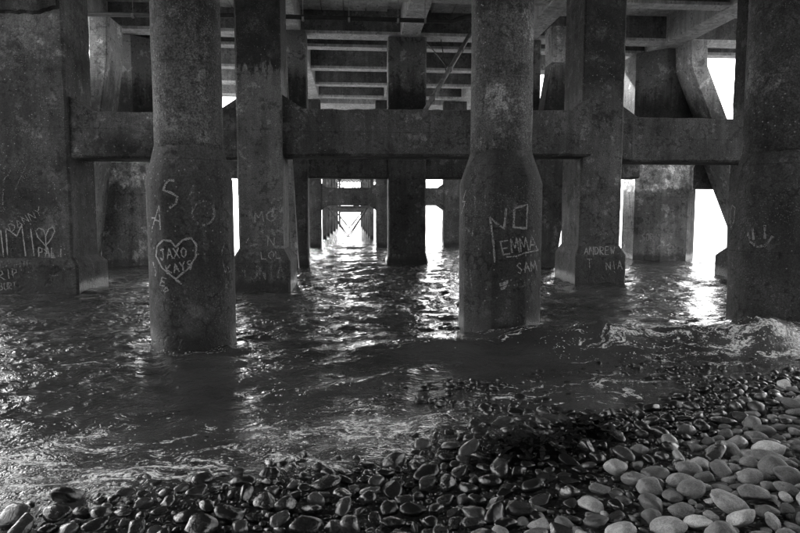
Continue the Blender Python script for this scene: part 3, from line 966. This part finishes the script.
# ------------------------------------------------------------------ pipes
PY = 17.2
t = thing('service_pipe', 'thin black pipe slung across under the deck near the top edge', 'pipe', tuple(at(250, 16, Y=PY)))
pa, pb, pc, pd = at(60, 14.2, Y=PY), at(452, 21.5, Y=PY), at(461, 18, Y=PY), at(500, 9, Y=PY)
bm = bmesh.new()
tube(bm, [pa, at(250, 15.8, Y=PY), pb, pb.lerp(pc, .6), pc, pd], .062, 12)
child(mesh_obj('pipe', bm, M['iron'], smooth=True), t)
for px in (133, 303, 349, 398, 425):
    q = at(px, 14.2 + (px - 60) * 7.3 / 392, Y=PY)
    bm = bmesh.new()
    tube(bm, [q + Vector((0, 0, -.08)), (q.x, q.y, 8.7)], .009, 6)
    child(mesh_obj('hanger', bm, M['steel']), t)
    bm = bmesh.new()
    tube(bm, [q + Vector((-.03, 0, 0)), q + Vector((.03, 0, 0))], .072, 12)
    child(mesh_obj('collar', bm, M['steel']), t)
t = thing('drain_pipe', 'slanting pale drain pipe with collars left of the NO column', 'pipe', tuple(at(424, 112, Y=15.6)))
qa, qb = at(489, 2, Y=18.4), at(416, 126, Y=15.7)
bm = bmesh.new()
tube(bm, [qa, qb], .062, 12)
child(mesh_obj('pipe', bm, M['galv'], smooth=True), t)
for f in (.42, .58, .8):
    q = qa.lerp(qb, f); d = (qb - qa).normalized()
    bm = bmesh.new()
    tube(bm, [q - d * .05, q + d * .05], .085, 12)
    child(mesh_obj('collar', bm, M['galv'], smooth=True), t)
for f, e in ((.58, (428, 44)), (.62, (441, 40))):
    q = qa.lerp(qb, f)
    bm = bmesh.new()
    tube(bm, [q, at(e[0], e[1], Y=18.2)], .014, 6)
    child(mesh_obj('stay_rod', bm, M['iron']), t)

# ------------------------------------------------------------------ graffiti
s1 = on_plane_y(BY)
cp = chalk_part
cp(P1, [[(1, 230), (4, 257)], [(1, 224), (2.6, 225)], [(8, 255), (6, 228), (17, 236), (22, 225), (26, 256)], [(31, 229), (34.5, 256)], [(30, 223.6), (31.5, 224.2)]], s1, M['chalk'], .032, 'shaft', label='large chalked letters iMi')
cp(P1, word('DANNY', 12, 232, 43, 214, 8), s1, M['chalk_mid'], .02, 'shaft', label='slanting chalked word DANNY')
cp(P1, word('PALj', 39, 257, 63, 257.5, 10, gap=.3), s1, M['chalk'], .03, 'shaft', label='chalked word PALi')
hr = [(46, 246), (38, 237), (36, 231), (39, 228), (44, 230), (46, 236), (49, 229), (53, 227), (55, 231), (52, 238), (46, 246)]
cp(P1, [hr, [(46, 236), (46.5, 254)], [(44, 249), (48, 252)]], s1, M['chalk'], .03, 'shaft', label='chalked heart on a stem')
sp1 = on_plane_y(BY - .165)
cp(P1, word('RIP', 0, 280, 19, 277, 9), sp1, M['chalk_mid'], .026, 'plinth', label='chalked word RIP')
cp(P1, word('CONNIE', 0, 268, 32, 267, 7), sp1, M['chalk_faint'], .02, 'plinth')
cp(P1, word('BURT', 0, 290, 17, 289, 7), sp1, M['chalk_mid'], .02, 'plinth')
cp(P1, [[(3, 205), (4, 180), (19, 160)], [(11, 200), (28, 162)]], s1, M['chalk_faint'], .03, 'shaft', name='chalk_scratch')
cp(P1, [[(50, 274), (52, 282)], [(50, 276), (60, 275)]], sp1, M['chalk_faint'], .03, 'plinth', name='chalk_scratch')
f1 = on_cyl(c1x, C1Y, lambda a: oct_r(c1r, a, .35))
hh = [(176, 279), (163, 268), (157, 256), (158, 246), (164, 240), (171, 241), (176, 247), (183, 240), (191, 238), (196, 244), (196, 256), (189, 268), (176, 279), (182, 284)]
cp(C1, [hh], f1, M['chalk'], .03, label='chalked heart outline')
cp(C1, word('JAXO', 161, 260, 187, 257, 10) + word('KAYS', 168, 274, 193, 269, 9), f1, M['chalk'], .022, label='names chalked inside the heart')
cp(C1, [[(166, 184), (170, 180), (175, 181)], [(166, 184), (164, 190), (172, 193), (178, 197), (176, 204), (170, 208)]], f1, M['chalk_mid'], .034, label='large chalked letter S')
cp(C1, [[(190, 198), (194, 184), (196, 190)], [(190, 193), (197, 192)]], f1, M['chalk_faint'], .03)
cp(C1, [[(203 + 11 * math.cos(a), 213 + 12 * math.sin(a)) for a in np.linspace(0, 6.4, 20)]], f1, M['chalk_faint'], .04)
cp(C1, word('A', 153, 230, 161, 231, 26) , f1, M['chalk_mid'], .024)
cp(C1, word('E', 161, 285, 166, 286, 8), f1, M['chalk_mid'], .024)
cp(C1, [[(164, 291), (167, 287), (169, 290), (165, 292)]], f1, M['chalk_mid'], .024)
for w_ in (('A', 221, 256, 230, 256, 22), ('W', 222, 273, 231, 273, 13), ('K', 225, 291, 231, 291, 12)):
    cp(C1, word(*w_), f1, M['chalk_faint'], .022)
cp(C1, [[(230, 194), (226, 200), (226, 210), (231, 215)]], f1, M['chalk_faint'], .03)
cp(C1, [[(154, 262), (157, 272), (156, 276)]], f1, M['chalk'], .03, name='chalk_scratch')
cp(C1, [[(152.5, 218), (156, 218)]], f1, M['chalk'], .03, name='chalk_scratch')
s2 = on_plane_y(BY)
sp2 = on_plane_y(BY - .165)
cp(P2, word('MG', 255, 222, 275, 221, 10), s2, M['chalk_mid'], .03, 'shaft')
cp(P2, word('N', 268, 246, 275, 246, 9) + [[(246, 243), (249, 238)], [(250, 246), (258, 244)]], s2, M['chalk_mid'], .025, 'shaft')
cp(P2, word('LOL', 262, 259, 282, 258, 7.5), on_plane_y(BY - .07), M['chalk_mid'], .028, 'plinth', label='chalked word LOL', proud=.09)
cp(P2, word('TONIA', 242, 281, 284, 279, 14), sp2, M['chalk_faint'], .035, 'plinth')
f2 = on_cyl(c2x, C2Y, lambda a: oct_r(c2r, a, .6))
def Z6(pts): return [[(460 + x / 4.44, 180 + y / 4.44) for x, y in st] for st in pts]
cp(C2, Z6([[(155, 365), (148, 270), (135, 165), (165, 195), (195, 215), (205, 125)], [(240, 125), (297, 110), (292, 215), (236, 210), (240, 128)]]), f2, M['chalk_mid'], .036, label='large chalked word NO')
cp(C2, word('EMMA', 503, 255, 537, 249, 14, gap=.15) + Z6([[(205, 342), (250, 338), (290, 322), (345, 312)]]), f2, M['chalk_mid'], .026, label='underlined chalked name EMMA')
cp(C2, word('SAM', 517.5, 274, 536, 271, 11), f2, M['chalk_mid'], .024, label='chalked name SAM')
cp(C2, word('OW', 517, 288, 537, 285, 9), f2, M['chalk_faint'], .024)
cp(C2, Z6([[(30, 45), (15, 98), (27, 95), (10, 150)]]), f2, M['chalk'], .016, label='thin chalked zigzag')
cp(C2, word('NT', 476, 211, 489, 210, 15), f2, M['chalk_faint'], .024)
cp(C2, Z6([[(175, 465), (190, 462), (210, 448), (195, 478), (180, 484)]]), f2, M['chalk'], .05, label='white smear')
cp(C2, word('NI', 465, 290, 475, 289, 20) + word('N', 466, 236, 474, 236, 10), f2, M['chalk_faint'], .028)
s3 = on_plane_y(B3 - .122)
cp(P3, word('ANDREW', 583, 254.5, 613, 254, 7.5), on_plane_y(B3 - .06), M['chalk_mid'], .03, 'plinth', label='chalked name ANDREW', proud=.09)
cp(P3, word('T', 587, 268, 592, 268, 9), s3, M['chalk_mid'], .028, 'plinth')
cp(P3, word('NIA', 606, 270, 622, 269, 8), s3, M['chalk_mid'], .028, 'plinth')
s3x = on_plane_x(p3x0 - .06, -1)
for k_, ch_ in enumerate('EMILY'):
    cp(P3, word(ch_, 562 + 3.1 * k_, 252 + .2 * k_, 564.4 + 3.1 * k_, 252 + .2 * k_, 6), s3x, M['chalk_faint'], .05, 'plinth', proud=.07)
cp(P3, word('GAN', 600, 214, 617, 213, 9), on_plane_y(B3), M['chalk_faint'], .03, 'shaft')
r0 = (xat(178, CY + 1.3, 230) - xat(93, CY + 1.3, 230)) / 2
def on_oct(t, ap): return on_cyl(t.location.x, t.location.y, lambda a: ap / math.cos((a + math.pi / 8) % (math.pi / 4) - math.pi / 8))
sp0 = on_oct(P0, r0)
for k_, ch_ in enumerate('Jolie'):
    cp(P0, word(ch_, 101 + 9.6 * k_, 252 - .4 * k_, 108.5 + 9.6 * k_, 252 - .4 * k_, 14), sp0, M['chalk_faint'], .05, 'flared_base', label=f'faded chalked letter {ch_} of the name Jolie')
cp(P0, [[(97, 199), (107, 214)], [(96, 222), (100, 232)]], sp0, M['chalk_mid'], .05, 'flared_base')
r4 = (xat(687, CY + 2, 230) - xat(627.5, CY + 2, 230)) / 2
sp4 = on_oct(P4, r4)
cp(P4, word('SORIN', 642, 241, 662, 241, 7.5), sp4, M['chalk_mid'], .045, 'flared_base', label='chalked name SORiN')
cp(P4, [[(656, 238), (660, 227), (664, 238), (668, 228), (672, 236)]], sp4, M['chalk_faint'], .05, 'flared_base')
f3 = on_cyl(c3x, C3Y, lambda a: oct_r(c3r, a, .35))
cp(C3, [[(753, 228), (754, 240)], [(765, 225), (765, 239)], [(748, 233), (751, 242), (758, 247), (766, 245), (773, 236)]], f3, M['chalk_mid'], .036, label='chalked smiling face')
cp(C3, [[(732, 228), (731, 215), (733, 205), (736, 208), (735, 220), (732, 228)]], f3, M['chalk_mid'], .024)
cp(C3, word('TI', 740, 203, 752, 202, 11), f3, M['chalk_faint'], .03)

# ------------------------------------------------------------------ beach stones
def stone_mat(name, per_object):
    m = NT(name)
    if per_object:
        oi = m.n('ShaderNodeObjectInfo')
        s = m.n('ShaderNodeSeparateColor'); m.l(oi.outputs['Color'], s.inputs[0])
        tone, wet, rnd = s.outputs[0], s.outputs[1], oi.outputs['Random']
    else:
        a = m.n('ShaderNodeAttribute', attribute_name='tone'); b = m.n('ShaderNodeAttribute', attribute_name='wet')
        tone, wet = a.outputs['Fac'], b.outputs['Fac']
    g = m.n('ShaderNodeNewGeometry')
    p = g.outputs['Position']
    n1 = m.noise(p, 14, 4, 0.6, 0.5)
    n2 = m.noise(p, 90, 3, 0.65)
    n3 = m.noise(p, 300, 2, 0.6)
    c = m.math('MULTIPLY', tone, m.ramp(n1, 0.3, 0.72, 0.72, 1.28))
    c = m.math('MULTIPLY', c, m.ramp(n2, 0.3, 0.7, 0.8, 1.2))
    c = m.math('MULTIPLY', c, m.ramp(n3, 0.3, 0.7, 0.72, 1.3))
    vein = m.ramp(m.math('ABSOLUTE', m.math('SUBTRACT', m.noise(p, 7, 3, 0.5, 1.2), 0.5)), 0.0, 0.012, 1, 0)
    c = m.mix(m.math('MULTIPLY', vein, 0.35), c, m.math('MULTIPLY', tone, 1.9))
    c = m.math('MULTIPLY', c, m.mix(wet, 1.0, 0.14))
    rough = m.mix(wet, 0.72, m.ramp(n1, 0.3, 0.7, 0.06, 0.18))
    h = m.math('ADD', m.math('MULTIPLY', n2, 0.8), m.math('MULTIPLY', n3, 0.3))
    nb = m.bump(h, 0.6, 0.006)
    m.l(m.mix(wet, 0.6, 0.32), nb.node.inputs['Strength'])
    nb = m.bump(n1, 0.6, 0.018, nb)
    m.l(m.mix(wet, 0.6, 0.6), nb.node.inputs['Strength'])
    m.done(c, rough, nb, spec=0.65)
    return m.m
M['stone'] = stone_mat('stone_surface', True)
M['shingle'] = stone_mat('shingle_surface', False)

def stone_shape(seed, sub):
    bm = bmesh.new()
    bmesh.ops.create_icosphere(bm, subdivisions=sub, radius=1)
    o = Vector((seed * 7.3, seed * 3.1, seed * 1.7))
    rr = random.Random(seed)
    ang = seed % 3 == 0
    planes = [(Vector((rr.gauss(0, 1), rr.gauss(0, 1), rr.gauss(0, .8))).normalized(), rr.uniform(.42, .75) if ang else rr.uniform(.55, .9)) for _ in range(rr.choice((7, 9, 11)) if ang else rr.choice((3, 5, 7)))]
    ex = rr.uniform(0.0, .2)
    for v in bm.verts:
        c = v.co.copy()
        for n, d in planes:                      # flats worn on the stone
            e = c.dot(n) - d
            if e > 0: c -= n * e * (.82 if ang else .78)
        k = 1 + .16 * mnoise.noise(c * 1.1 + o) + .05 * mnoise.noise(c * 2.7 + o)
        c *= k
        c.x *= 1 + ex * c.y
        v.co = c
    return bm

# dart throwing, large stones first
stones = []
cellsz = 0.12
gridh = {}
def ok(x, y, r, tight):
    R_ = int((r + .2) / cellsz) + 1
    i, j = int(x // cellsz), int(y // cellsz)
    for a in range(i - R_, i + R_ + 1):
        for b in range(j - R_, j + R_ + 1):
            for (x2, y2, r2) in gridh.get((a, b), ()):
                if (x - x2) ** 2 + (y - y2) ** 2 < ((r + r2) * tight) ** 2: return False
    return True
def put(x, y, r):
    gridh.setdefault((int(x // cellsz), int(y // cellsz)), []).append((x, y, r))
rs = random.Random(3)
def candidate():
    while True:
        x, y = rs.uniform(-3.4, 6.6), rs.uniform(1.7, 7.4)
        d = float(shore_d(np.float64(x), np.float64(y)))
        if d < -1.9: continue
        px, py = proj((x, y, float(beach_z(np.float64(x), np.float64(y)))))
        if -60 < px < 860 and py < 600: return x, y, d
def big_scale(d): return 0.55 if d < -0.25 else 1.0
def dry_d(x, y): return (x - .9) * .62 - (y - 2.75) * .785
for rmin, rmax, n, tight in ((.085, .11, 90, .95), (.064, .086, 1300, .87), (.047, .062, 4200, .85), (.034, .047, 6000, .84), (.024, .034, 10000, .84), (.015, .024, 14000, .85)):
    for _ in range(n):
        x, y, d = candidate()
        r = rs.uniform(rmin, rmax)
        if d < -.2 and r > .075: continue
        if dry_d(x, y) < -.1: r *= .93
        if ok(x, y, r, tight):
            put(x, y, r)
            stones.append((x, y, r, d))
print('stones', len(stones))

def dry_d(x, y): return (x - .9) * .62 - (y - 2.75) * .785
recs = []
for (x, y, r, d) in stones:
    ax = rs.uniform(.92, 1.22); ay = rs.uniform(.72, .95); az = rs.uniform(.36, .62)
    big = r > .05
    if rs.random() < .08: az = rs.uniform(.65, .8)
    dd = dry_d(x, y) + rs.gauss(0, .16)
    dry = min(1, max(0, dd / .35 + .3))
    u = rs.random()
    tone = (.05 + .14 * rs.random()) if u < .62 else (.14 + .22 * rs.random()) if u < .93 else .5
    z = float(beach_z(np.float64(x), np.float64(y))) + r * az * (.55 + .25 * rs.random()) - .02
    if r > .05: z += .012
    Mx = Matrix.Translation((x, y, z)) @ Matrix.Rotation(rs.uniform(0, 6.28), 4, 'Z') @ Matrix.Rotation(rs.gauss(0, .2), 4, 'X') @ Matrix.Rotation(rs.gauss(0, .2), 4, 'Y')
    sc = Vector((r * ax, r * ay, r * az))
    px, py = proj((x, y, z))
    dist = (Vector((x, y, z)) - EYE).length
    vis = (-8 < px < 808) and py < 541
    hid = z + r * az < 0.02
    recs.append(dict(x=x, y=y, z=z, r=r, ax=ax, ay=ay, az=az, tone=tone, wet=1 - dry, M=Mx, sc=sc, px=px, py=py, size=r / dist * FPX if vis and not hid else 0, d=d, dist=dist))
recs.sort(key=lambda q: -q['size'])
NB = 300
bigs, rest = recs[:NB], recs[NB:]
bigs.sort(key=lambda q: (q['py'], q['px']))

variants = []
for k in range(26):
    bm = stone_shape(k + 1, 3)
    mme = bpy.data.meshes.new('stone')
    bm.to_mesh(mme); bm.free()
    mme.materials.append(M['stone'])
    mme.polygons.foreach_set('use_smooth', [True] * len(mme.polygons))
    variants.append(mme)

def place_words(q):
    px, py = q['px'], q['py']
    xs = ['far left', 'left of centre', 'middle', 'right of centre', 'right', 'far right']
    i = min(5, max(0, int(px / 800 * 6)))
    row = 'front row' if py > 505 else 'second row' if py > 480 else 'third row' if py > 455 else 'fourth row' if py > 430 else 'near the wash'
    return xs[i], row
used = {}
for q in bigs:
    t = 'pale' if q['tone'] > .36 else 'mid-grey' if q['tone'] > .2 else 'dark'
    wt = 'wet' if q['wet'] > .55 else 'damp' if q['wet'] > .2 else 'dry'
    sh_ = 'flat' if q['az'] < .5 else 'domed' if q['az'] > .66 else 'rounded'
    sz = 'large' if q['r'] > .076 else 'middling' if q['r'] > .06 else 'small'
    elong = 'long' if q['ax'] / q['ay'] > 1.4 else 'oval' if q['ax'] / q['ay'] > 1.2 else 'round'
    a, b = place_words(q)
    q['label'] = f'{sz} {t} {wt} {sh_} {elong} stone, {b}, {a}'.replace('rounded round', 'rounded')
    used.setdefault(q['label'], []).append(q)
for lb, qs in used.items():
    if len(qs) > 1:
        qs.sort(key=lambda q: q['px'])
        names = ['leftmost', 'second from left', 'third from left', 'fourth from left', 'fifth from left', 'sixth from left']
        if len(qs) == 2: names = ['left one of two', 'right one of two']
        for nme, q in zip(names, qs): q['label'] = f'{lb}, {nme}'
for i, q in enumerate(bigs):
    o = bpy.data.objects.new('beach_stone', variants[rs.randrange(26)])
    col.objects.link(o)
    o.matrix_world = q['M'] @ Matrix.Diagonal((*q['sc'], 1))
    o.color = (q['tone'], q['wet'], 0, 1)
    tag(o, q['label'], 'stone', 'larger stones lying on the beach')

# all the smaller shingle as one mass
hi_v = []
for k in range(14):
    bm = stone_shape(k + 101, 2)
    bm.verts.ensure_lookup_table()
    hi_v.append((np.array([v.co[:] for v in bm.verts]), np.array([[v.index for v in f.verts] for f in bm.faces])))
    bm.free()
co, fa, tn, wt = [], [], [], []
off = 0
for q in rest:
    V, F = hi_v[rs.randrange(14)]
    mm = np.array(q['M'] @ Matrix.Diagonal((*q['sc'], 1)))
    W = V @ mm[:3, :3].T + mm[:3, 3]
    co.append(W); fa.append(F + off); off += len(V)
    tn.append(np.full(len(V), q['tone'])); wt.append(np.full(len(V), q['wet']))
co = np.concatenate(co); fa = np.concatenate(fa)
me = bpy.data.meshes.new('shingle')
me.vertices.add(len(co)); me.vertices.foreach_set('co', co.ravel())
me.loops.add(fa.size); me.loops.foreach_set('vertex_index', fa.ravel().astype(np.int32))
me.polygons.add(len(fa)); me.polygons.foreach_set('loop_start', np.arange(0, fa.size, 3)); me.polygons.foreach_set('loop_total', np.full(len(fa), 3))
me.update()
me.polygons.foreach_set('use_smooth', np.ones(len(fa), bool))
for nme, arr in (('tone', tn), ('wet', wt)):
    at_ = me.attributes.new(nme, 'FLOAT', 'POINT')
    at_.data.foreach_set('value', np.concatenate(arr).astype(np.float32))
tag(mesh_obj('shingle', me, M['shingle']), 'smaller rounded shingle packed between the larger stones', 'shingle', kind='stuff')

# ------------------------------------------------------------------ seaweed
def seaweed(label, px, py, n, spread):
    c = at(px, py, Z=0.12)
    zb = float(beach_z(np.float64(c.x), np.float64(c.y)))
    t = thing('seaweed_clump', label, 'seaweed', (c.x, c.y, zb))
    r_ = random.Random(int(px))
    bm = bmesh.new()
    for i in range(n):
        a = r_.uniform(0, 6.28); rad = spread * math.sqrt(r_.random())
        p = Vector((c.x + rad * math.cos(a) * 1.3, c.y + rad * math.sin(a), zb + .06 + .07 * r_.random() * (1 - rad / spread)))
        h = r_.uniform(0, 6.28); L = r_.uniform(.08, .2); prev = None
        for k in range(7):
            f = k / 6
            ww = .017 * math.sin(math.pi * min(.95, f * .9 + .1)) + .003
            sd = Vector((-math.sin(h), math.cos(h), .4 * math.sin(i + k)))
            A, B = bm.verts.new(p + sd * ww), bm.verts.new(p - sd * ww)
            if prev: bm.faces.new((prev[0], A, B, prev[1]))
            prev = (A, B)
            h += r_.uniform(-.6, .6)
            p = p + Vector((math.cos(h), math.sin(h), r_.uniform(-.5, .35))) * (L / 6)
            p.z = max(p.z, zb + .03)
    o = mesh_obj('fronds', bm, M['weed'], smooth=True)
    child(o, t)
M['weed'] = (lambda m: (m.done(0.012, 0.14), m.m)[1])(NT('wet_weed'))
seaweed('black wet seaweed clump among stones below the NO column', 531, 446, 200, .16)
seaweed('small black seaweed scrap right of the larger weed clump', 590, 432, 120, .14)
